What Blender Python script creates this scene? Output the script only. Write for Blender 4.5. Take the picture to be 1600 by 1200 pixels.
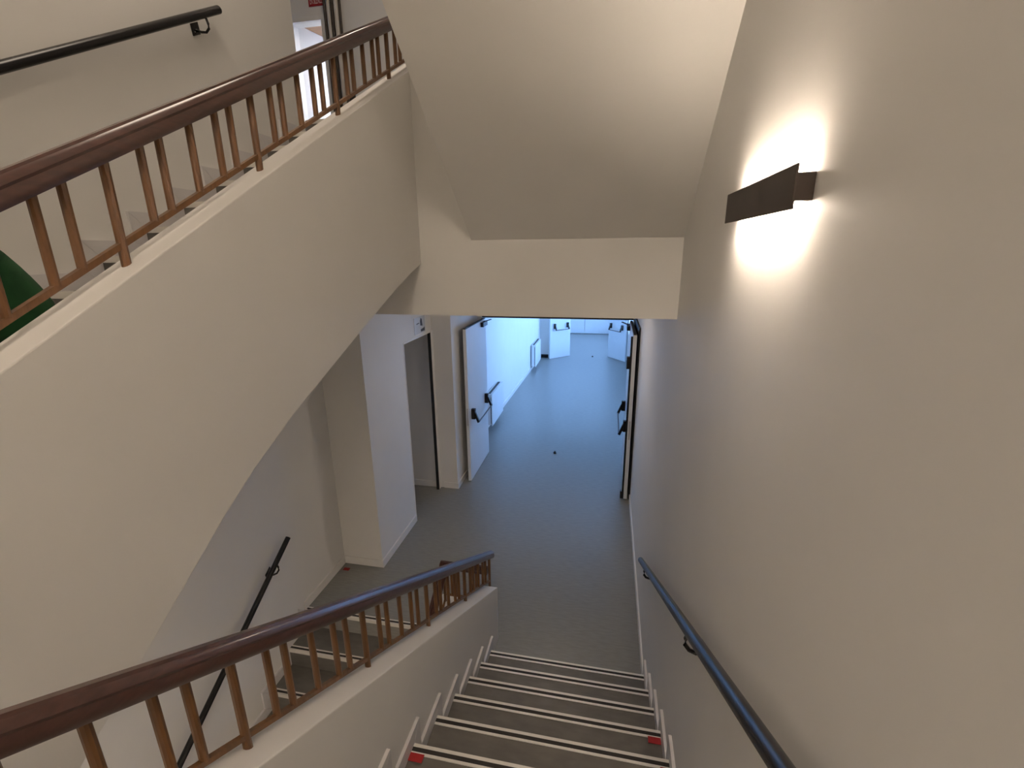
import bpy, bmesh, math, random
from mathutils import Vector, Matrix
random.seed(7)
for o in list(bpy.data.objects): bpy.data.objects.remove(o, do_unlink=True)
S = bpy.context.scene
COL = S.collection

# ------------------------------------------------------------------ camera
F_PX, PITCH, YAW, ROLL = 729.28, 0.2801, 0.2039, -0.0109
cam_d = bpy.data.cameras.new('camera'); cam_d.sensor_width = 36.0
cam_d.lens = F_PX / 1600.0 * 36.0; cam_d.clip_start = 0.02; cam_d.clip_end = 100
cam = bpy.data.objects.new('camera', cam_d); COL.objects.link(cam)
cyw, syw = math.cos(YAW), math.sin(YAW)
fw = Vector((-syw*math.cos(PITCH), cyw*math.cos(PITCH), -math.sin(PITCH)))
rt = Vector((cyw, syw, 0)); up = rt.cross(fw)
r2 = math.cos(ROLL)*rt + math.sin(ROLL)*up
u2 = -math.sin(ROLL)*rt + math.cos(ROLL)*up
cam.matrix_world = Matrix(((r2.x, u2.x, -fw.x, 1.0253), (r2.y, u2.y, -fw.y, -2.8277),
                           (r2.z, u2.z, -fw.z, 3.1812), (0, 0, 0, 1)))
S.camera = cam

# ------------------------------------------------------------------ world, exposure
w = bpy.data.worlds.new('daylight'); S.world = w; w.use_nodes = True
bg = w.node_tree.nodes['Background']
bg.inputs[0].default_value = (0.235, 0.475, 1.0, 1); bg.inputs[1].default_value = 18.0
S.view_settings.view_transform = 'Standard'; S.view_settings.look = 'None'
S.view_settings.gamma = 1.0; S.view_settings.use_curve_mapping = False
S.view_settings.exposure = 0.0
LAMP_COL = (1.0, 0.83, 0.67)
SCONCE_POWER = 125.0
FILL_POWER = 42.0

def portal(name, x, y0, y1, z0, z1):
    # sampling guide for the daylight in a window opening (faces -x, into the room)
    d = bpy.data.lights.new(name, 'AREA'); d.shape = 'RECTANGLE'
    d.size = z1 - z0; d.size_y = y1 - y0
    d.cycles.is_portal = True
    o = bpy.data.objects.new(name, d); COL.objects.link(o)
    o.location = (x, (y0+y1)/2, (z0+z1)/2); o.rotation_euler = (0, math.radians(90), 0)
WINS_LOW = [(5.3, 6.4), (6.9, 8.0), (8.4, 9.4), (9.7, 10.7), (11.45, 13.1), (13.25, 14.9)]
for i, (a, b) in enumerate(WINS_LOW): portal('window_portal', 2.22, a, b, 0.9, 2.5)
portal('window_portal', -2.05, 5.3, 5.7, 5.3, 6.1)

# ------------------------------------------------------------------ materials
def nodes(name):
    m = bpy.data.materials.new(name); m.use_nodes = True
    nt = m.node_tree; return m, nt, nt.nodes['Principled BSDF']
def plain(name, col, rough=0.5, metal=0.0, noise=0.0, scale=20, bump=0.0, stretch=None, coat=0.0, spec=0.5):
    m, nt, b = nodes(name)
    b.inputs['Base Color'].default_value = (*col, 1); b.inputs['Roughness'].default_value = rough
    b.inputs['Metallic'].default_value = metal; b.inputs['Specular IOR Level'].default_value = spec
    if coat: b.inputs['Coat Weight'].default_value = coat; b.inputs['Coat Roughness'].default_value = 0.12
    if noise or bump:
        tc = nt.nodes.new('ShaderNodeTexCoord'); mp = nt.nodes.new('ShaderNodeMapping')
        nt.links.new(tc.outputs['Object'], mp.inputs[0])
        if stretch: mp.inputs['Scale'].default_value = stretch
        n = nt.nodes.new('ShaderNodeTexNoise'); n.inputs['Scale'].default_value = scale
        n.inputs['Detail'].default_value = 6; nt.links.new(mp.outputs[0], n.inputs['Vector'])
        if noise:
            r = nt.nodes.new('ShaderNodeMapRange'); r.inputs[1].default_value = 0.3; r.inputs[2].default_value = 0.7
            r.inputs[3].default_value = 1-noise; r.inputs[4].default_value = 1+noise
            nt.links.new(n.outputs[0], r.inputs[0])
            mx = nt.nodes.new('ShaderNodeVectorMath'); mx.operation = 'SCALE'
            mx.inputs[0].default_value = col; nt.links.new(r.outputs[0], mx.inputs['Scale'])
            nt.links.new(mx.outputs[0], b.inputs['Base Color'])
        if bump:
            bp = nt.nodes.new('ShaderNodeBump'); bp.inputs['Strength'].default_value = bump
            bp.inputs['Distance'].default_value = 0.002
            nt.links.new(n.outputs[0], bp.inputs['Height']); nt.links.new(bp.outputs[0], b.inputs['Normal'])
    return m
def emit(name, col, s):
    m = bpy.data.materials.new(name); m.use_nodes = True; nt = m.node_tree
    nt.nodes.remove(nt.nodes['Principled BSDF']); e = nt.nodes.new('ShaderNodeEmission')
    e.inputs[0].default_value = (*col, 1); e.inputs[1].default_value = s
    nt.links.new(e.outputs[0], nt.nodes['Material Output'].inputs[0]); return m
M_WALL = plain('wall_paint', (0.78, 0.765, 0.735), 0.6, noise=0.015, scale=3, bump=0.06)
M_CEIL = plain('ceiling_paint', (0.82, 0.80, 0.76), 0.7, noise=0.015, scale=2)
M_TRIM = plain('white_trim', (0.80, 0.78, 0.75), 0.35, noise=0.01, scale=8)
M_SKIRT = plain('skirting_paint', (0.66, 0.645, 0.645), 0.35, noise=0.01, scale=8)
M_LINO = plain('grey_linoleum', (0.245, 0.243, 0.226), 0.31, noise=0.09, scale=14, bump=0.04, stretch=(0.8, 4.0, 4.0))
M_LINO2 = plain('grey_linoleum_step', (0.135, 0.125, 0.11), 0.45, noise=0.14, scale=9, bump=0.05, stretch=(1.0, 2.5, 2.5))
M_ALU = plain('aluminium', (0.80, 0.77, 0.71), 0.45, metal=0.25, noise=0.03, scale=40)
M_GRIP = plain('black_rubber', (0.018, 0.014, 0.012), 0.6, noise=0.1, scale=80)
M_RAIL = plain('dark_varnished_wood', (0.062, 0.025, 0.018), 0.28, noise=0.25, scale=10, bump=0.05, stretch=(8, 0.8, 8), coat=0.35)
M_BAL = plain('brown_wood', (0.145, 0.064, 0.020), 0.42, noise=0.22, scale=14, stretch=(6, 6, 0.7), coat=0.1)
M_BLACK = plain('black_metal', (0.007, 0.006, 0.006), 0.27, noise=0.1, scale=30)
M_BRONZE = plain('dark_lamp_metal', (0.050, 0.036, 0.028), 0.5, noise=0.06, scale=20)
M_DOOR = plain('white_door', (0.74, 0.76, 0.78), 0.4, noise=0.01, scale=5)
M_GASKET = plain('black_gasket', (0.012, 0.012, 0.013), 0.5, noise=0.05, scale=20)
M_BAR = plain('brown_anodised_bar', (0.06, 0.045, 0.04), 0.35, metal=0.3, noise=0.05, scale=30)
M_STEEL = plain('brushed_steel', (0.55, 0.54, 0.53), 0.35, metal=0.9, noise=0.05, scale=30)
M_HEAT = plain('white_enamel', (0.78, 0.79, 0.80), 0.35, noise=0.01, scale=6)
M_RED = plain('red_tape', (0.34, 0.010, 0.013), 0.5, noise=0.1, scale=40)
M_SIGN = plain('red_sign', (0.30, 0.008, 0.014), 0.4, noise=0.04, scale=10)
M_LETTER = plain('sign_lettering', (0.75, 0.62, 0.58), 0.5, noise=0.02, scale=10)
M_PLATE = plain('grey_plate', (0.66, 0.67, 0.68), 0.25, noise=0.02, scale=10)
M_GREEN = plain('green_cloth', (0.012, 0.075, 0.022), 0.9, noise=0.25, scale=18, bump=0.4)
M_TROUS = plain('black_cloth', (0.010, 0.010, 0.011), 0.95, noise=0.2, scale=25, bump=0.3)
M_SKIN = plain('skin', (0.50, 0.30, 0.22), 0.55, noise=0.05, scale=15)
M_HAIR = plain('dark_hair', (0.03, 0.02, 0.015), 0.6, noise=0.3, scale=40)
M_WOODC = plain('wood_ceiling', (0.33, 0.19, 0.10), 0.5, noise=0.15, scale=8, stretch=(0.6, 6, 6))
M_PIPE = plain('painted_pipe', (0.62, 0.58, 0.53), 0.4, noise=0.03, scale=10)
M_PIPE_SHADE = plain('pipe_gap_shade', (0.045, 0.030, 0.022), 0.4, noise=0.1, scale=10)  # darkness of the gaps between the pale pipes, given as colour
M_STRIP = emit('strip_light_glow', (0.98, 0.97, 1.0), 130.0)
mg = bpy.data.materials.new('window_glass'); mg.use_nodes = True; _t = mg.node_tree
_t.nodes.remove(_t.nodes['Principled BSDF'])
_tr = _t.nodes.new('ShaderNodeBsdfTransparent'); _gl = _t.nodes.new('ShaderNodeBsdfGlossy'); _gl.inputs['Roughness'].default_value = 0.02
_mx = _t.nodes.new('ShaderNodeMixShader'); _mx.inputs[0].default_value = 0.06
_t.links.new(_tr.outputs[0], _mx.inputs[1]); _t.links.new(_gl.outputs[0], _mx.inputs[2]); _t.links.new(_mx.outputs[0], _t.nodes['Material Output'].inputs[0])
M_GLASS = mg

# ------------------------------------------------------------------ helpers
def box(bm, x0, x1, y0, y1, z0, z1):
    vs = [bm.verts.new((x, y, z)) for x in (x0, x1) for y in (y0, y1) for z in (z0, z1)]
    for f in ((0,1,3,2),(4,6,7,5),(0,4,5,1),(2,3,7,6),(0,2,6,4),(1,5,7,3)):
        bm.faces.new([vs[i] for i in f])
def prism_x(bm, poly, x0, x1):
    a = [bm.verts.new((x0, y, z)) for y, z in poly]; b = [bm.verts.new((x1, y, z)) for y, z in poly]
    n = len(poly); bm.faces.new(a); bm.faces.new(b[::-1])
    for i in range(n): bm.faces.new([a[i], b[i], b[(i+1) % n], a[(i+1) % n]])
def prism_z(bm, poly, z0, z1):
    a = [bm.verts.new((x, y, z0)) for x, y in poly]; b = [bm.verts.new((x, y, z1)) for x, y in poly]
    n = len(poly); bm.faces.new(a); bm.faces.new(b[::-1])
    for i in range(n): bm.faces.new([a[i], b[i], b[(i+1) % n], a[(i+1) % n]])
def sweep(bm, path, sec, side=None):
    """sweep section [(u,v)] along path; u along horizontal side, v along up"""
    path = [Vector(p) for p in path]; rings = []
    for i, p in enumerate(path):
        d0 = (path[i]-path[i-1]).normalized() if i else None
        d1 = (path[i+1]-path[i]).normalized() if i < len(path)-1 else None
        t = ((d0 or d1)+(d1 or d0)).normalized()
        sd = Vector(side) if side else t.cross(Vector((0, 0, 1)))
        if sd.length < 1e-4: sd = Vector((1, 0, 0))
        sd = (sd - t*sd.dot(t)).normalized(); upv = sd.cross(t).normalized()
        k = 1.0
        if d0 and d1: k = 1.0/max(0.5, t.dot(d1))
        rings.append([bm.verts.new(p + sd*u*k + upv*v) for u, v in sec])
    n = len(sec)
    for a, b in zip(rings, rings[1:]):
        for i in range(n): bm.faces.new([a[i], a[(i+1) % n], b[(i+1) % n], b[i]])
    bm.faces.new(rings[0][::-1]); bm.faces.new(rings[-1])
def circ(r, n=12, ry=None):
    return [(r*math.cos(2*math.pi*i/n), (ry or r)*math.sin(2*math.pi*i/n)) for i in range(n)]
def cyl(bm, p0, p1, r, n=10, r1=None):
    p0, p1 = Vector(p0), Vector(p1); t = (p1-p0).normalized()
    s = t.cross(Vector((0, 0, 1)));  s = Vector((1, 0, 0)) if s.length < 1e-4 else s.normalized()
    u = s.cross(t); A = []; B = []
    for i in range(n):
        c, q = math.cos(2*math.pi*i/n), math.sin(2*math.pi*i/n)
        A.append(bm.verts.new(p0+(s*c+u*q)*r)); B.append(bm.verts.new(p1+(s*c+u*q)*(r1 or r)))
    for i in range(n): bm.faces.new([A[i], A[(i+1) % n], B[(i+1) % n], B[i]])
    bm.faces.new(A[::-1]); bm.faces.new(B)
def smooth_by_angle(me, ang=35):
    bm = bmesh.new(); bm.from_mesh(me)
    for f in bm.faces: f.smooth = True
    for e in bm.edges:
        if len(e.link_faces) != 2 or e.calc_face_angle(0) > math.radians(ang): e.smooth = False
    bm.to_mesh(me); bm.free()
def obj(name, bm, mat, parent=None, smooth=False, bevel=0.0, label=None):
    bmesh.ops.recalc_face_normals(bm, faces=bm.faces)
    if bevel:
        bmesh.ops.bevel(bm, geom=list(bm.edges), offset=bevel, segments=2, affect='EDGES', profile=0.6, clamp_overlap=True)
    me = bpy.data.meshes.new(name); bm.to_mesh(me); bm.free(); me.materials.append(mat)
    if smooth: smooth_by_angle(me)
    o = bpy.data.objects.new(name, me); COL.objects.link(o)
    if parent: o.parent = parent; o.matrix_parent_inverse = Matrix.Translation(-parent.location) if parent.type == 'EMPTY' else Matrix()
    if label: o['label'] = label
    return o
def B(*boxes):
    bm = bmesh.new()
    for b in boxes: box(bm, *b)
    return bm
def PX(poly, x0, x1):
    bm = bmesh.new(); prism_x(bm, poly, x0, x1); return bm
def thing(name, loc, label, cat=None, group=None, kind=None):
    o = bpy.data.objects.new(name, None); o.empty_display_size = 0.05; COL.objects.link(o)
    o.location = loc; o['label'] = label
    if cat: o['category'] = cat
    if group: o['group'] = group
    if kind: o['kind'] = kind
    return o
def tag(o, label, cat, group=None):
    o['label'] = label; o['category'] = cat
    if group: o['group'] = group
    return o
def struct(name, bm, mat, label, parent=None, bevel=0.0):
    o = obj(name, bm, mat, parent, bevel=bevel); o['kind'] = 'structure'; o['label'] = label; return o
def instance(name, src, parent, loc):
    o = bpy.data.objects.new(name, src.data); COL.objects.link(o); o.parent = parent
    o.matrix_parent_inverse = src.matrix_parent_inverse.copy(); o.location = loc; return o

# ------------------------------------------------------------------ dimensions
XR, XL = 1.418, 0.235            # right wall, stair side of the near parapet
XW = -1.60                       # left wall of the stairwell
T, R = 0.2731, 0.17              # tread / riser of the near flight
UT, UR = 0.284, 0.157            # tread / riser of the upper flight
F2 = 3.166 + UR*7                # upper floor level
def un(j): return (-0.777+UT*(j-6), 3.166+UR*(j-6))
A_LEDGE = lambda y: 0.694-0.597*y
U_LEDGE = lambda y: 4.152+0.5495*y

# ------------------------------------------------------------------ setting: shell
struct('floor', B((-2.8, 1.75, 0.28, 15.6, -0.2, 0.0), (0.10, 1.60, -0.10, 0.28, -0.2, 0.0)), M_LINO, 'grey linoleum floor of the landing and corridor beyond')
struct('wall_right', B((XR, XR+0.25, -4.5, 4.1, -2.6, 8.2)), M_WALL, 'tall off-white wall on the right carrying the lit wall lamp')
struct('wall_left', B((XW-0.25, XW, -4.5, 1.2, -2.6, 8.2)), M_WALL, 'off-white stairwell wall on the left behind the flights')
struct('wall_back', B((XW-0.25, XR+0.25, -4.6, -4.35, -2.6, 8.2)), M_WALL, 'off-white wall behind the half landing')
struct('wall_recess', B((-2.3, -1.163, 0.985, 1.87, 0.0, 2.79)), M_WALL, 'wall block jutting out beside the small doorway')
struct('wall_lintel', B((-1.33, -1.163, 1.87, 2.735, 2.21, 2.79)), M_WALL, 'wall piece above the small doorway')
struct('wall_return', B((-2.8, -0.905, 2.735, 2.95, 0.0, 2.79), (-1.25, -0.905, 2.95, 4.1, 0.0, 2.79)), M_WALL, 'short wall return between small doorway and double doors')
struct('wall_closet', B((-2.8, -2.3, 0.985, 2.735, 0.0, 2.79)), M_WALL, 'inner wall of the side room')
CWX = lambda y: -1.09+(y-4.1)*0.02
def PZ(poly, z0, z1):
    bm = bmesh.new(); prism_z(bm, poly, z0, z1); return bm
struct('wall_corridor_left', PZ([(-1.25, 4.1), (CWX(4.1), 4.1), (CWX(11.05), 11.05), (-1.25, 11.05)], 0.0, 2.79), M_WALL, 'long corridor wall on the left washed by blue daylight')
cor = []
ys = [4.1]+[v for p in WINS_LOW for v in p]+[15.6]
for i in range(0, len(ys), 2): cor.append((1.62, 2.20, ys[i], ys[i+1], 0.0, 2.79))
for a, b in WINS_LOW: cor += [(1.62, 2.20, a, b, 0.0, 0.9), (1.62, 2.20, a, b, 2.5, 2.79)]
struct('wall_corridor_right', B(*cor), M_WALL, 'window wall of the corridor on the right')
struct('wall_door_head', B((-0.905, XR, 3.98, 4.1, 2.27, 2.79)), M_WALL, 'wall above the near double doors')
struct('wall_corridor_end', B((-1.25, -0.69, 11.05, 11.2, 0, 2.79), (-0.69, 1.56, 11.05, 11.2, 2.3, 2.79), (1.56, 1.64, 11.05, 11.2, 0, 2.79)), M_WALL, 'wall around the far double doors')
struct('wall_far_left', B((-1.8, -1.6, 11.2, 15.6, 0, 2.79), (-1.6, -1.0, 11.2, 11.3, 0, 2.79)), M_WALL, 'left wall of the far lobby')
wf = struct('wall_far', B((-1.8, 2.2, 15.46, 15.6, 0, 2.79)), M_WALL, 'white panelled wall at the far end')
for a, b in ((-1.55, -0.95), (-0.94, 0.16), (0.175, 1.27), (1.285, 1.6)):
    obj('panel', B((a, b, 15.42, 15.46, 0.02, 2.7)), M_HEAT, wf, bevel=0.003)
struct('ceiling', B((-2.8, 2.2, 2.95, 15.6, 2.79, 3.0), (-2.8, XR+.05, 0.26, 2.95, 2.79, 3.08)), M_CEIL, 'ceiling over the landing and corridor')
struct('ceiling_upper_flight', B((XW, -0.129, -3.0, 1.2, 6.40, 6.55)), M_CEIL, 'ceiling high above the upper flight')
struct('ceiling_top', B((-5.0, 1.7, -4.6, 9.0, 8.0, 8.2)), M_CEIL, 'high ceiling of the stairwell')
struct('trim_1', B((XW, XR, 0.0, 0.26, 2.785, 3.10), (-0.13, XR, 0.0, 0.26, 3.10, 4.2)), M_WALL, 'deep off-white beam across the foot of the stairs')
# upper storey
struct('floor_upper', B((-5.0, XR, un(13)[0]+0.02, 4.45, 3.9, F2), (-5.0, -2.0, 4.45, 9.0, 3.9, F2), (-0.25, XR, 0.26, 1.3, 3.4, F2)), M_LINO, 'upper storey landing floor')
YD = 4.42
struct('wall_upper', B((-3.165, XR, YD, YD+0.15, F2, 8.0), (XR, XR+.25, 4.1, YD+.15, 3.4, 8.2), (-5.0, -3.165, YD, YD+0.15, 6.40, 8.0), (-5.0, -3.72, YD, YD+0.15, F2, 6.40)), M_WALL, 'upper landing wall holding the bright doorway')
struct('wall_upper_left', B((-5.0, -4.8, 1.2, YD, F2, 8.0), (-5.0, XW-0.25, 1.0, 1.2, F2, 8.0)), M_WALL, 'upper landing side wall')
bm = B((-3.3, -2.0, 8.9, 9.0, F2, 6.45), (-2.2, -2.05, YD+0.15, 5.3, F2, 6.45), (-2.2, -2.05, 5.7, 9.0, F2, 6.45),
       (-2.2, -2.05, 5.3, 5.7, F2, 5.3), (-2.2, -2.05, 5.3, 5.7, 6.1, 6.45))
prism_z(bm, [(-3.80, YD+0.15), (-3.72, YD+0.15), (-3.30, YD+1.7), (-3.30, 9.0), (-3.80, 9.0)], F2, 6.45)
struct('wall_upper_room', bm, M_WALL, 'bright room behind the upper doorway')
cu = struct('ceiling_upper_room', B((-3.75, -2.05, YD+0.15, 9.0, 6.45, 6.6)), M_WOODC, 'wooden ceiling of the bright upper room')
for i, y in enumerate((4.75, 5.5, 6.55, 7.45)):
    obj('beam', B((-3.28, -2.21, y, y+0.16, 6.37, 6.45)), M_WOODC, cu, bevel=0.004)
struct('trim_2', B((-5.0, -3.165, YD-0.03, YD, 6.40, 6.46), (-3.225, -3.165, YD-0.03, YD, F2, 6.40)), M_TRIM, 'white casing of the upper doorway', bevel=0.004)
# half landing the photographer stands next to
zM = 12*R
struct('floor_landing', B((XW, XR, -4.35, -3.0, zM-0.2, zM), (XW, -0.05, -3.0, un(0)[0], zM-0.15, zM)), M_LINO, 'half landing floor at the top of the near flight')
struct('floor_lower', B((XW, XR, -4.35, 0.4, -2.5, -2.35)), M_LINO, 'landing far below the lower flight')
struct('ceiling_landing', B((XW, XR, -4.35, -3.0, 5.55, 5.75)), M_CEIL, 'underside of the next half landing')
struct('wall_below', B((-2.8, XR, 0.40, 0.55, -2.5, -0.2)), M_WALL, 'wall below the floor landing')
# soffit of the flight overhead
SO = lambda y: 3.238-0.775*y
struct('ceiling_sloped', PX([(0.0, SO(0)), (-0.2, SO(-.2)), (-3.0, SO(-3.0)), (-3.0, SO(-3)+0.8), (0.0, 4.2)], 0.2, XR), M_CEIL, 'sloping underside of the flight overhead')

# baseboards
def baseboard(name, boxes, label): struct(name, B(*boxes), M_TRIM, label, bevel=0.003)
h = 0.085
baseboard('baseboard_right', [(XR-0.014, XR, 0.10, 2.84, 0, h)], 'white baseboard along the right wall')
baseboard('baseboard_left', [(XW, XW+0.014, 0.285, 0.985, 0, h), (XW, -1.163, 0.971, 0.985, 0, h), (-1.163, -1.149, 0.971, 1.87, 0, h)], 'white baseboard round the jutting wall block')
baseboard('baseboard_return', [(-1.10, -0.905, 2.721, 2.735, 0, h), (-0.905, -0.891, 2.721, 3.98, 0, h), (-2.3, -1.193, 2.721, 2.735, 0, h)], 'white baseboard of the short wall return')
struct('baseboard_corridor', PZ([(CWX(4.1), 4.1), (CWX(4.1)+.014, 4.1), (CWX(11.05)+.014, 11.05), (CWX(11.05), 11.05)], 0, h), M_TRIM, 'white baseboard along the corridor wall')
struct('baseboard_far', B((-0.92, -0.70, 11.02, 11.05, 0, 0.10)), M_BLACK, 'dark baseboard beside the far doors')
# small doorway casing
d = thing('door_1', (-1.16, 2.2, 0), 'small side doorway with white casing and black seal', kind='structure')
obj('jamb', B((-1.192, -1.150, 2.675, 2.735, 0, 2.21)), M_TRIM, d, bevel=0.003)
obj('jamb', B((-1.33, -1.158, 1.87, 1.885, 0, 2.21)), M_TRIM, d, bevel=0.003)
obj('head', B((-1.33, -1.158, 1.885, 2.70, 2.19, 2.21)), M_TRIM, d, bevel=0.003)
obj('seal', B((-1.190, -1.156, 2.655, 2.675, 0, 2.19)), M_GASKET, d)
# corridor windows
for i, (a, b) in enumerate(WINS_LOW):
    wn = thing('window_%d' % (i+1), (2.11, (a+b)/2, 0.9), 'corridor window number %s along the window wall' % ('one two three four five six'.split()[i]), kind='structure')
    obj('window_frame', B((2.08, 2.14, a, a+.05, .9, 2.5), (2.08, 2.14, b-.05, b, .9, 2.5), (2.08, 2.14, a+.05, b-.05, .9, .95), (2.08, 2.14, a+.05, b-.05, 2.45, 2.5), (2.085, 2.135, (a+b)/2-.02, (a+b)/2+.02, .95, 2.45)), M_TRIM, wn)
    for c0, c1 in ((a+.05, (a+b)/2-.02), ((a+b)/2+.02, b-.05)):
        obj('pane', B((2.106, 2.112, c0, c1, .95, 2.45)), M_GLASS, wn)

# ------------------------------------------------------------------ stairs
def quad_piece(q, x0, x1):
    cy_ = sum(p[0] for p in q)/4; cz_ = sum(p[1] for p in q)/4
    q = [(y+(cy_-y)*0.012, z+(cz_-z)*0.012) for y, z in q]
    return PX(q, x0, x1)
def nosing(parent_step, x0, x1, s, y, z, src):
    # s=+1: ascends towards +y (front edge of tread faces -y)
    if src is None:
        bm = bmesh.new()
        f = -s
        prism_x(bm, [(y+f*0.006, z-0.028), (y+f*0.006, z+0.004), (y-f*0.009, z+0.004), (y-f*0.009, z+0.0005), (y, z+0.0005), (y, z-0.028)], x0, x1)
        prism_x(bm, [(y-f*0.029, z+0.0005), (y-f*0.029, z+0.004), (y-f*0.042, z+0.004), (y-f*0.042, z+0.0005)], x0, x1)
        n = obj('nosing_strip', bm, M_ALU, parent_step, label='pale metal stair nosing')
        g = obj('grip_insert', PX([(y-f*0.009, z), (y-f*0.009, z+0.003), (y-f*0.029, z+0.003), (y-f*0.029, z)], x0, x1), M_GRIP, parent_step, label='black anti-slip insert')
        return n, g
    return None

def flight(name, loc, label, n, yn, zn, s, tread, riser, x0, x1, sides, slab_poly, wsk=0.075, first_gap=0.0, lower_sk=True):
    t = thing(name, loc, label, 'stairs')
    for k in range(n):
        y, z = yn(k), zn(k)
        ya, yb = sorted((y, y+s*(tread+0.0)))
        st = obj('step', B((x0, x1, ya, yb, z-riser, z)), M_LINO2, t)
        nosing(st, x0+0.012, x1-0.012, s, y, z, None)
        for sd in sides:
            xa, xb = (x0, x0+0.015) if sd < 0 else (x1-0.015, x1)
            q1 = [(y, z), (y+s*tread, z), (y+s*tread-s*wsk, z+wsk), (y-s*wsk, z+wsk)]
            q0 = [(y, z-riser), (y, z), (y-s*wsk, z+wsk), (y-s*wsk, z-riser+wsk)]
            if k == 0: q0 = [(y, z-riser), (y, z), (y-s*wsk, z+wsk), (y-s*wsk, z-riser)]
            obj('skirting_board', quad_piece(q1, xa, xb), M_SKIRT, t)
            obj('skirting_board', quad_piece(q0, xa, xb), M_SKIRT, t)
    obj('flight_slab', slab_poly, M_WALL, t)
    return t
# near flight, going down away from the photographer
flight('stair_flight', (0.8, 0, 0), 'near flight of grey steps leading down along the right wall', 11,
       lambda k: -k*T, lambda k: R*(k+1), -1, T, R, XL, XR, (-1, 1),
       PX([(0.0, 0.0), (-3.0, zM-R-0.01), (-3.0, zM-0.42), (-0.25, 0.0), (-0.25, -0.2), (0.0, -0.2)], XL, XR))
# lower flight under the upper one, going down towards the photographer
LY = lambda k: 0.283-0.276*(k)
lt = thing('stair_flight', (-0.9, 0.28, 0), 'lower flight of dark grey steps going down beside the left wall', 'stairs')
for k in range(10):
    y, z = LY(k), -0.17*k
    if k > 0: st = obj('step', B((XW, -0.30, y-0.001, y+0.276, z-0.17, z)), M_LINO2, lt)
    else: st = obj('step', B((XW, -0.30, y, y+0.02, -0.19, 0.0005)), M_LINO2, lt)
    nosing(st, XW+0.012, -0.312, 1, y, z, None)
    wsk = 0.085
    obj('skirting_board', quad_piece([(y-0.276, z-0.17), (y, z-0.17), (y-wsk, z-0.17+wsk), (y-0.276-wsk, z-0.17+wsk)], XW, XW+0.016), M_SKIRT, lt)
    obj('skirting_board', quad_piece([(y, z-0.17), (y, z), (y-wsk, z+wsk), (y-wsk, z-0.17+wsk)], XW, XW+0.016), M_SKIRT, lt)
obj('flight_slab', PX([(0.30, -0.18), (-2.3, -0.18-0.17*9.4), (-2.3, -2.0), (0.30, -0.45)], XW, -0.30), M_WALL, lt)
# upper flight rising away on the left
SOFF = [(0.0, 3.103), (-.167, 3.053), (-.374, 2.98), (-.619, 2.884), (-.828, 2.802), (-1.091, 2.695), (-1.35, 2.588), (-1.579, 2.476), (-1.734, 2.385), (-1.913, 2.262), (-2.063, 2.160), (-2.30, 2.00), (-2.55, 1.83), (-3.0, 1.53)]
ut = thing('stair_flight', (-0.9, -2.48, zM), 'upper flight with a tall smooth off-white side rising away on the left', 'stairs')
for j in range(0, 14):
    y, z = un(j)
    st = obj('step', B((XW, -0.235, y, y+UT+0.001, z-UR, z)), M_LINO2, ut)
    if j > 0: nosing(st, XW+0.012, -0.26, 1, y, z, None)
    if j < 13:
        wsk = 0.085
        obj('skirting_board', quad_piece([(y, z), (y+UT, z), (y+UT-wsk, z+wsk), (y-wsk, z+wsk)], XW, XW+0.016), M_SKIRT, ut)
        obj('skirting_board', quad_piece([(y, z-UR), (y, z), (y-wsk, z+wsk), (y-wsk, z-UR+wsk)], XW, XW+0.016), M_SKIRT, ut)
top = [(un(0)[0], un(0)[1]-UR), (un(13)[0], un(13)[1]-UR-0.005), (un(13)[0]+0.1, un(13)[1]-UR-0.005), (un(13)[0]+0.1, 3.10)]
obj('flight_slab', PX([(p[0], p[1]) for p in top]+[p for p in SOFF if p[0] > un(0)[0]]+[(un(0)[0], 1.88)], XW, -0.25), M_WALL, ut)
obj('side_wall', PX([(-3.0, U_LEDGE(-3.0)), (1.3, U_LEDGE(1.3)), (1.3, 3.103)]+SOFF, -0.235, -0.129), M_WALL, ut, bevel=0.004)

# near parapet and its return round the well
pw = struct('wall_parapet', PX([(-3.0, A_LEDGE(-3.0)), (0.315, A_LEDGE(0.315)), (0.315, -0.2), (0.0, -0.2), (-0.1, -0.12), (-3.0, zM-0.45)], 0.115, XL), M_WALL, 'sloping off-white parapet beside the near steps', bevel=0.004)
struct('wall_parapet_return', B((-0.30, 0.115, 0.34, 0.44, -0.2, 0.255)), M_WALL, 'low off-white parapet across the end of the well', bevel=0.004)
struct('wall_parapet_lower', PX([(0.34, 0.255), (0.34, -0.5), (-2.3, -2.1), (-2.3, 0.255-0.617*2.64)], -0.30, -0.19), M_WALL, 'sloping parapet beside the lower steps', bevel=0.004)

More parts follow.
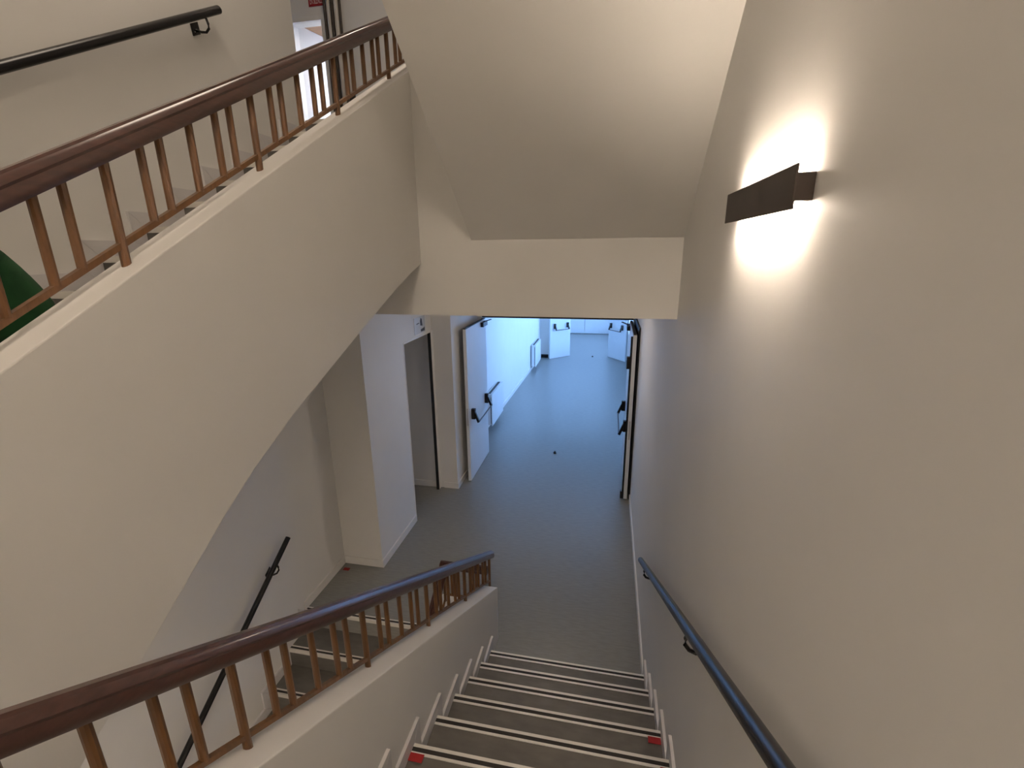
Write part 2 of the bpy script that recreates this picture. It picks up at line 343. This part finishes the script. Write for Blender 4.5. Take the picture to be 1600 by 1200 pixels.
# ------------------------------------------------------------------ balustrades
RAIL = [(-.036, -.016), (-.030, -.026), (-.012, -.030), (.012, -.030), (.030, -.026), (.036, -.016), (.036, -.004), (.031, .006), (.033, .012),
        (.026, .022), (.018, .026), (.014, .023), (.008, .030), (-.008, .030), (-.014, .023), (-.018, .026), (-.026, .022), (-.033, .012), (-.031, .006), (-.036, -.004)]
FR = (0.19, 0.302, 0.50, 0.69, 0.807)
def balustrade(label, x, y0, y1, rail, bar, ledge, posts, extra=None):
    b = thing('balustrade', (x, y0, ledge(y0)), label, 'railing', 'wooden stair railings')
    bm = bmesh.new(); n = 12
    path = [(x, y0+(y1-y0)*i/n, rail(y0+(y1-y0)*i/n)) for i in range(n+1)]
    sweep(bm, path, RAIL, side=(1, 0, 0)); obj('handrail', bm, M_RAIL, b, smooth=True, label='thick dark brown varnished handrail')
    bm = bmesh.new(); sweep(bm, [(x, y0, bar(y0)), (x, y1-0.03, bar(y1-0.03))], [(-.0075, -.007), (.0075, -.007), (.0075, .007), (-.0075, .007)], side=(1, 0, 0))
    obj('bottom_rail', bm, M_BAL, b)
    for i, p in enumerate(posts):
        bm = bmesh.new(); cyl(bm, (x, p, ledge(p)-0.012), (x, p, rail(p)-0.015), 0.0115, 10)
        obj('post', bm, M_BAL, b, smooth=True)
        if i+1 < len(posts):
            for f in FR:
                q = p+(posts[i+1]-p)*f
                if q < y0: continue
                bm = bmesh.new(); cyl(bm, (x, q, bar(q)+0.004), (x, q, rail(q)-0.015), 0.0105, 10)
                obj('baluster', bm, M_BAL, b, smooth=True)
    return b
b1 = balustrade('near dark-brown railing on the parapet in the lower left', 0.150, -3.0, 0.43, lambda y: 0.992-0.607*y, lambda y: A_LEDGE(y)+0.040, A_LEDGE,
           [-2.66, -2.072, -1.495, -.897, -.265, .385])
b2 = balustrade('upper dark-brown railing climbing on the left flight', -0.190, -2.95, 1.15, lambda y: 4.397+0.534*y, lambda y: U_LEDGE(y)+0.039-0.007*(y+0.3), U_LEDGE,
           [-2.93, -2.372, -1.815, -1.263, -.703, -.14, .42, .98])
b3 = balustrade('railing of the lower flight half hidden behind the near railing', -0.245, -2.2, 0.39, lambda y: 0.60-0.617*(0.39-y), lambda y: 0.295-0.617*(0.39-y), lambda y: 0.25-0.617*(0.39-y),
           [-2.1, -1.5, -.9, -.28, .36])
bm = bmesh.new(); sweep(bm, [(-0.281, 0.39, 0.60), (0.136, 0.39, 0.60)], RAIL); obj('handrail', bm, M_RAIL, b3, smooth=True)
bm = bmesh.new(); sweep(bm, [(-0.245, 0.39, 0.30), (0.136, 0.39, 0.30)], [(-.0075, -.007), (.0075, -.007), (.0075, .007), (-.0075, .007)]); obj('bottom_rail', bm, M_BAL, b3)
for x in (-0.19, -0.15, -0.08, -0.01, 0.03, 0.09):
    bm = bmesh.new(); cyl(bm, (x, 0.39, 0.30), (x, 0.39, 0.56), 0.0105, 10); obj('baluster', bm, M_BAL, b3, smooth=True)

# ------------------------------------------------------------------ wall handrails
def wall_rail(label, x, wallx, p0, p1, brackets, r=0.021):
    y0, z0 = p0; y1, z1 = p1; sl = (z1-z0)/(y1-y0); sg = 1 if wallx > x else -1
    t = thing('wall_handrail', (x, y0, z0), label, 'handrail', 'black wall handrails')
    bm = bmesh.new(); cyl(bm, (x, y0, z0), (x, y1, z1), r, 24); obj('rail', bm, M_BLACK, t, smooth=True, bevel=0.0)
    for y in brackets:
        z = z0+sl*(y-y0)
        br = obj('bracket', PX([(y-.030, z-.108-.028*sl), (y+.030, z-.108+.028*sl), (y+.030-.02*sl, z-.044+.028*sl), (y-.030-.02*sl, z-.044-.028*sl)], *sorted((wallx, wallx-sg*0.007))), M_BLACK, t, bevel=0.001, label='square black bracket plate')
        bm = bmesh.new()
        pts = [(x, y+.025, z+.025*sl-r*.8), (x-sg*.004, y+.034, z+.02*sl-.050), (x-sg*.004, y+.034, z+.02*sl-.076), (x+sg*.010, y+.024, z+.01*sl-.094), (x+sg*.030, y+.006, z-.092), (wallx-sg*.004, y, z-.080)]
        sweep(bm, pts, circ(.0075, 8)); obj('bracket_arm', bm, M_BLACK, br, smooth=True)
        for s in (-1, 1):
            bm = bmesh.new(); cyl(bm, (wallx-sg*0.006, y+s*.016, z-.087+s*.016*sl), (wallx-sg*0.0095, y+s*.016, z-.087+s*.016*sl), .0045, 8); obj('screw', bm, M_STEEL, br)
    return t
wall_rail('black metal handrail on the right wall below the lit lamp', 1.362, XR, (-3.2, 2.895), (.419, .849), (-2.9, -1.38, .06))
wall_rail('black metal handrail on the left wall going down to the lower flight', -1.535, XW, (-2.0, -.57), (.150, .866), (-1.5, -.05))
wall_rail('black metal handrail high on the left wall above the upper railing', -1.535, XW, (-2.4, 3.18), (.297, 4.694), (-2.0, .15), r=0.024)

# ------------------------------------------------------------------ wall lamps
def wall_lamp(label, place, power=SCONCE_POWER):
    led = emit('lamp_glow', LAMP_COL, power); led2 = emit('lamp_glow_down', LAMP_COL, power*1.3)
    t = thing('wall_lamp', (0, 0, 0), label, 'lamp', 'dark metal up and down wall lamps')
    # built against the plane x=0, facing -x, length along y
    def add(name, bm, m, **k): return obj(name, bm, m, t, **k)
    add('front_plate', B((-.040, -.035, -.292, .292, -.043, .043)), M_BRONZE, bevel=0.0012, label='dark bronze front plate')
    add('housing', B((-.035, -.0005, -.288, .288, -.027, .027)), M_BRONZE, bevel=0.0015)
    for s in (1, -1):
        add('light_strip', B((-.031, -.008, -.262, .262, min(s*.0272, s*.031), max(s*.0272, s*.031))), led if s > 0 else led2, label='glowing light strip')
    t.matrix_world = place
    return t
wall_lamp('lit dark-bronze wall lamp glowing up and down on the right wall', Matrix.Translation((XR, -1.438, 3.297)))
wall_lamp('wall lamp added as fill behind the half landing, out of view', Matrix.Translation((0.3, -4.35, 3.9)) @ Matrix.Rotation(math.radians(-90), 4, 'Z'), power=330)  # unseen second lamp, added for soft fill from behind
def fill_lamp(label, loc, power, r=0.155):  # unseen lamps added for warm ambient fill
    m = emit('fill_lamp_glow', LAMP_COL, power*(0.155/r)**2)
    t = thing('unseen_fill_lamp', loc, label, 'lamp', 'unseen round fill lamps')
    bm = bmesh.new(); cyl(bm, (loc[0], loc[1], loc[2]-.03), (loc[0], loc[1], loc[2]), r+.015, 32); obj('base', bm, M_TRIM, t, smooth=True)
    bm = bmesh.new(); cyl(bm, (loc[0], loc[1], loc[2]-.09), (loc[0], loc[1], loc[2]-.03), r-.045, 32, r); obj('globe', bm, m, t, smooth=True)
fill_lamp('unseen round fill lamp under the upper half landing', (1.05, -3.75, 5.55), FILL_POWER*3.3, 0.30)  # added to lift the upper flight's side and the beam
fill_lamp('unseen round fill lamp above the upper flight', (-0.85, -0.6, 6.40), FILL_POWER*2.4, 0.55)  # added to brighten the upper left wall
fill_lamp('unseen round fill lamp above the upper storey landing', (-1.2, 2.6, 8.0), FILL_POWER*2)  # added fill for the upper storey
fill_lamp('unseen round fill lamp under the half landing', (0.1, -3.7, zM-0.2), FILL_POWER*4.2, 0.2)  # added warm fill for the lower flight
fill_lamp('unseen round fill lamp above the floor landing', (0.45, 1.95, 2.79), FILL_POWER*0.85)  # added to warm the floor landing
sl = thing('strip_lamp', (-2.76, 6.07, 6.449), 'bright strip lamp on the wooden ceiling beyond the upper doorway', 'lamp')
obj('body', B((-3.22, -2.3, 5.95, 6.19, 6.40, 6.449)), M_TRIM, sl); obj('diffuser', B((-3.20, -2.32, 5.96, 6.18, 6.37, 6.40)), M_STRIP, sl)

# ------------------------------------------------------------------ double doors
def door_leaf(name, label, hinge, ang, length, height, mirror, knob_h=0.93, closer=True, thick=0.045, rod=False):
    """leaf along local +x from the hinge, thickness along local y; panic bar on the local +y side (or -y when mirrored)"""
    t = thing(name, (0, 0, 0), label, kind='structure'); m = -1 if mirror else 1
    Y = lambda a, b: tuple(sorted((m*a, m*b)))
    def add(nm, bm, mat, parent=None, **k): return obj(nm, bm, mat, parent or t, **k)
    lf = add('leaf', B((0.0, length, *Y(0, thick), 0.012, height)), M_DOOR, bevel=0.002)
    add('edge_seal', B((0.002, length-.002, *Y(.006, thick-.006), height, height+.012)), M_GASKET)
    add('lock_plate', B((length-.0005, length+.0012, *Y(.012, thick-.012), .85, 1.10)), M_STEEL)
    if rod: add('bolt_rod', B((length-.030, length-.006, *Y(thick, thick+.024), 0.03, height-.02)), M_BLACK, bevel=0.003); add('floor_bolt', B((length-.045, length-.002, *Y(thick, thick+.045), 0.012, 0.12)), M_BLACK, bevel=0.006); add('top_bolt', B((length-.06, length-.002, *Y(thick, thick+.06), height-.42, height-.27)), M_BLACK, bevel=0.006)
    for px_ in (0.16, length-0.13):
        br = add('push_bar_bracket', B((px_-.028, px_+.028, *Y(thick, thick+.055), knob_h-.02, knob_h+.13)), M_BLACK, bevel=0.006)
        bm = bmesh.new(); prism_x(bm, [(m*(thick+.02), knob_h+.08), (m*(thick+.055), knob_h+.09), (m*(thick+.115), knob_h-.06), (m*(thick+.085), knob_h-.075)], px_-.018, px_+.018)
        add('lever_arm', bm, M_BLACK, br, bevel=0.004)
    bm = bmesh.new(); cyl(bm, (0.16, m*(thick+.100), knob_h-.06), (length-0.13, m*(thick+.100), knob_h-.06), .010, 12)
    add('push_bar', bm, M_BAR, smooth=True)
    if closer:
        c = add('door_closer', B((.06, .30, *Y(thick, thick+.045), height-.085, height-.02)), M_BLACK, bevel=0.004)
        bm = bmesh.new(); sweep(bm, [(.22, m*(thick+.03), height-.015), (.10, m*(thick+.11), height+.004)], [(-.012, -.004), (.012, -.004), (.012, .004), (-.012, .004)])
        add('closer_arm', bm, M_BLACK, c)
    t.matrix_world = Matrix.Translation(hinge) @ Matrix.Rotation(math.radians(ang), 4, 'Z')
    return t
door_leaf('door_2', 'white fire door leaf standing open on the left of the corridor mouth', (-0.822, 3.98, 0), -90, 1.02, 2.19, False)
door_leaf('door_3', 'white fire door leaf folded back edge-on at the right of the corridor mouth', (1.378, 3.96, 0), -90, 1.12, 2.19, True, rod=True)
door_leaf('door_4', 'left leaf of the far double doors half open', (-0.66, 10.86, 0), 45, 0.78, 2.15, True, closer=True)
door_leaf('door_5', 'right leaf of the far double doors half open', (1.60, 10.80, 0), 128, 0.80, 2.15, False, closer=True)
fr = thing('door_frame', (0.3, 3.98, 0), 'steel frame with dark head and a painted shade strip round the near double doors', 'door frame')
obj('jamb', B((1.385, XR-0.002, 3.985, 4.1, 0, 2.27)), M_TRIM, fr, bevel=0.002)
obj('seal', B((1.398, XR-0.001, 2.86, 3.98, 0, 2.27)), M_GASKET, fr)  # black strip for the shaded gap between door leaf and wall
obj('jamb', B((-0.903, -0.83, 3.985, 4.1, 0, 2.27)), M_TRIM, fr, bevel=0.002)
obj('head', B((-0.83, 1.385, 3.97, 4.06, 2.205, 2.262)), M_GASKET, fr, label='dark frame head')

# ------------------------------------------------------------------ corridor things
def heater(label, y, L):
    w = CWX(y)+0.016
    t = thing('wall_heater', (w, y, 0.10), label, 'heater', 'white panel heaters on the corridor wall')
    obj('body', B((w, w+.085, y-L, y+L, .12, .70)), M_HEAT, t, bevel=0.008)
    obj('front_panel', B((w+.097, w+.115, y-L, y+L, .10, .70)), M_HEAT, t, bevel=0.004)
    obj('grille', B((w+.03, w+.075, y-L+.04, y+L-.04, .698, .705)), M_GASKET, t, label='dark air slot')
    obj('side_slot', B((w+.084, w+.098, y-L+.002, y+L-.01, .14, .64)), M_GASKET, t)
heater('white panel heater nearest the open door in the corridor', 5.32, 0.44)
heater('white panel heater farther down the corridor wall', 9.9, 0.5)
def door_stop(label, x, y):
    t = thing('door_stop', (x, y, 0), label, 'door stop', 'small dark floor stops')
    bm = bmesh.new(); cyl(bm, (x, y, 0), (x, y, .012), .026, 14, .024); obj('base', bm, M_BLACK, t, smooth=True)
    bm = bmesh.new(); cyl(bm, (x, y, .012), (x, y, .034), .017, 14, .013); obj('cap', bm, M_GRIP, t, smooth=True)
door_stop('small dark floor stop in the middle of the near corridor floor', 0.283, 4.137)
door_stop('small dark floor stop between the far double doors', 0.62, 11.35)

# pictogram sign over the small doorway (plane x=-1.16)
t = thing('door_sign', (-1.163, 2.35, 2.25), 'small clear plate with dark pictogram above the side doorway', 'sign')
obj('plate', B((-1.162, -1.157, 2.20, 2.52, 2.235, 2.43)), M_PLATE, t, bevel=0.001)
def flat_yz(polys, x):
    bm = bmesh.new()
    for p in polys: prism_x(bm, p, x, x+0.0015)
    return bm
obj('pictogram', flat_yz([[(2.375, 2.325), (2.44, 2.315), (2.425, 2.395), (2.395, 2.415), (2.372, 2.38)], [(2.38, 2.25), (2.50, 2.25), (2.50, 2.295), (2.465, 2.285), (2.38, 2.28)], [(2.26, 2.35), (2.34, 2.355), (2.34, 2.365), (2.26, 2.36)]], -1.157), M_GASKET, t)
# red sign over the upper doorway
t = thing('red_sign', (-3.28, YD, 6.58), 'red sign with pale lettering above the bright upper doorway', 'sign')
obj('plate', B((-3.405, -3.165, YD-.008, YD-.001, 6.58, 6.80)), M_SIGN, t)
def text(body, size, loc, rot, mat, parent, name):
    c = bpy.data.curves.new(name, 'FONT'); c.body = body; c.size = size; c.extrude = 0.0008; c.align_x = 'CENTER'
    o = bpy.data.objects.new(name, c); COL.objects.link(o)
    dg = bpy.context.evaluated_depsgraph_get(); me = bpy.data.meshes.new_from_object(o.evaluated_get(dg))
    bpy.data.objects.remove(o); me.materials.clear(); me.materials.append(mat)
    me.transform(Matrix.Translation(loc) @ Matrix.Rotation(math.radians(90), 4, 'X') @ Matrix.Diagonal((0.55, 1.9, 1, 1)))
    r = bpy.data.objects.new(name, me); COL.objects.link(r); r.parent = parent
    r.matrix_parent_inverse = Matrix.Translation(-parent.location); return r
text('EN SILENCE', 0.068, (-3.285, YD-.009, 6.607), 0, M_LETTER, t, 'lettering')
# pale pipes beside the upper doorway, dark rods as the shade between them
for x, r, m, lab in ((-3.135, .020, M_PIPE_SHADE, 'dark rod painted as shade along the upper doorway casing'), (-3.075, .026, M_PIPE, 'pale pipe between dark shade rods beside the upper doorway'),
                     (-3.02, .020, M_PIPE_SHADE, 'middle dark shade rod beside the upper doorway'), (-2.955, .034, M_PIPE, 'widest pale pipe beside the upper doorway'), (-2.90, .018, M_PIPE_SHADE, 'rightmost dark shade rod beside the upper doorway')):
    t = thing('pipe', (x, YD-.05, F2), lab, 'pipe', 'vertical pipes on the upper landing')
    bm = bmesh.new(); cyl(bm, (x, YD-.05, F2), (x, YD-.05, 8.0), r, 14); obj('tube', bm, m, t, smooth=True)
    bm = bmesh.new(); cyl(bm, (x, YD-.05, F2), (x, YD-.05, F2+.02), r+.002, 14); obj('collar', bm, m, t, smooth=True)
t = thing('handle_bracket', (-2.84, YD, 5.28), 'small black handle bracket on the wall right of the upper pipes', 'box')  # dark door-handle bracket built as a plain box
obj('body', B((-2.88, -2.80, YD-.05, YD, 5.28, 5.42)), M_BLACK, t, bevel=0.006); obj('bracket_face', B((-2.855, -2.825, YD-.056, YD-.05, 5.33, 5.37)), M_GASKET, t)

# red tape on step ends
def tape(label, x0, x1, k):
    y, z = -k*T, R*(k+1)
    o = obj('red_tape', B((x0, x1, y-.072, y-.036, z+.0042, z+.0065)), M_RED, bevel=0.0008)
    tag(o, label, 'tape', 'red tape on the step ends')
tape('piece of red tape at the parapet end of a near step', 0.250, 0.315, 5)
tape('piece of red tape under the handrail, farther of the two on the right', 1.335, 1.400, 3)
tape('piece of red tape under the handrail, nearer of the two on the right', 1.36, 1.402, 4)
o = obj('red_tape', B((-1.555, -1.49, 0.86, 0.90, 0.0005, 0.003)), M_RED, bevel=0.0008)
tag(o, 'piece of red tape on the landing floor in the wall corner', 'tape', 'red tape on the step ends')
# ------------------------------------------------------------------ person sitting on the upper flight
def skin_mesh(name, pts, edges, radii, root=0, sub=2):
    me = bpy.data.meshes.new(name); me.from_pydata(pts, edges, [])
    o = bpy.data.objects.new(name, me); COL.objects.link(o)
    m = o.modifiers.new('skin', 'SKIN'); m.use_smooth_shade = True
    for i, v in enumerate(me.skin_vertices[0].data):
        r_ = radii[i]; v.radius = r_ if isinstance(r_, tuple) else (r_, r_); v.use_root = (i == root)
    q = o.modifiers.new('sub', 'SUBSURF'); q.levels = q.render_levels = sub
    dg = bpy.context.evaluated_depsgraph_get(); m2 = bpy.data.meshes.new_from_object(o.evaluated_get(dg))
    bpy.data.objects.remove(o); return m2
def part_from(name, meshes, mat, parent):
    bm = bmesh.new()
    for m in meshes: bm.from_mesh(m)
    me = bpy.data.meshes.new(name); bm.to_mesh(me); bm.free(); me.materials.clear(); me.materials.append(mat)
    for p in me.polygons: p.use_smooth = True; p.material_index = 0
    o = bpy.data.objects.new(name, me); COL.objects.link(o); o.parent = parent
    o.matrix_parent_inverse = Matrix.Translation(-parent.location); return o
def ball(c, rad, n=18):
    bm = bmesh.new(); bmesh.ops.create_uvsphere(bm, u_segments=n, v_segments=n-4, radius=1.0)
    for v in bm.verts: v.co = Vector(c) + Vector((v.co.x*rad[0], v.co.y*rad[1], v.co.z*rad[2]))
    me = bpy.data.meshes.new('ball'); bm.to_mesh(me); bm.free(); return me
px0, py0, pz0 = -0.80, -1.62, un(3)[1]
per = thing('person', (px0, py0, pz0), 'person in a green top and black trousers on the upper flight', 'person')
def P(dx, dy, dz): return (px0+dx, py0+dy, pz0+dz)
SP = [P(0, -.02, .14), P(0, -.10, .30), P(0, -.18, .42), P(0, -.31, .52), P(0, -.40, .58), P(0, -.46, .64)]
ARM = lambda k: [P(k*.17, -.33, .50), P(k*.215, -.43, .24), P(k*.085, -.62, .185)]
edges = [(0, 1), (1, 2), (2, 3), (3, 4), (4, 5), (3, 6), (6, 7), (7, 8), (3, 9), (9, 10), (10, 11)]
figure = [skin_mesh('figure', SP+ARM(1)+ARM(-1), edges, [(.06, .04), (.08, .05), (.11, .07), (.10, .07), .046, .050, .042, .034, .024, .042, .034, .024])]
for k in (1, -1):                                # hands: palm, four unequal bent fingers, thumb from the side of the palm
    w = Vector(P(k*.085, -.62, .185)); d = Vector((-k*.30, -.85, -.35)).normalized(); sd = Vector((k*.95, -.30, 0)).normalized(); dn = d.cross(sd)
    if dn.z > 0: dn = -dn
    pts = [w, w+d*.045]; ed = [(0, 1)]; rad = [(.024, .017), (.034, .014)]
    for q, L in ((-.028, .060), (-.010, .072), (.009, .068), (.026, .052)):
        n0 = len(pts); base = w+d*.085+sd*q
        pts += [base, base+d*L*.5+dn*.010, base+d*L*.85+dn*.030]; ed += [(1, n0), (n0, n0+1), (n0+1, n0+2)]; rad += [.010, .0085, .0072]
    n0 = len(pts); tb = w+d*.035-sd*.032
    pts += [tb, tb+d*.030-sd*.018+dn*.006, tb+d*.056-sd*.016+dn*.014]; ed += [(1, n0), (n0, n0+1), (n0+1, n0+2)]; rad += [.012, .010, .008]
    figure.append(skin_mesh('hand', [tuple(p) for p in pts], ed, rad))
hc = P(0, -.55, .70)
figure += [ball(hc, (.075, .096, .115)), ball(P(0, -.645, .69), (.012, .020, .020), 12), ball(P(0, -.625, .635), (.030, .022, .018), 12),
           ball(P(.076, -.545, .695), (.010, .018, .030), 12), ball(P(-.076, -.545, .695), (.010, .018, .030), 12)]
part_from('body', figure, M_SKIN, per)
part_from('top', [skin_mesh('top', [P(0, -.075, .235)]+[P(0, -.12, .325)]+SP[2:5]+ARM(1)+ARM(-1), [(0, 1), (1, 2), (2, 3), (3, 4), (3, 5), (5, 6), (6, 7), (3, 8), (8, 9), (9, 10)],
          [(.155, .115), (.165, .13), (.17, .13), (.15, .11), .066, .078, .056, .037, .078, .056, .037])], M_GREEN, per)
LEG = lambda k: [P(k*.10, -.06, .12), P(k*.14, -.47, .15), P(k*.14, -.49, -.235)]
part_from('trousers', [skin_mesh('trousers', [P(0, .02, .16), P(0, -.035, .30)]+LEG(1)+LEG(-1), [(0, 1), (0, 2), (2, 3), (3, 4), (0, 5), (5, 6), (6, 7)],
          [(.18, .15), (.165, .135), .098, .072, .050, .098, .072, .050])], M_TROUS, per)
for k in (1, -1):
    part_from('shoe', [skin_mesh('shoe', [P(k*.14, -.455, -.262), P(k*.14, -.56, -.270), P(k*.14, -.665, -.278)], [(0, 1), (1, 2)], [(.040, .046), (.044, .040), (.034, .028)])], M_BLACK, per)
    part_from('eye', [ball(P(k*.030, -.634, .715), (.011, .008, .007), 10)], M_GASKET, per)
part_from('hair', [ball(P(0, -.527, .722), (.083, .096, .112))], M_HAIR, per)
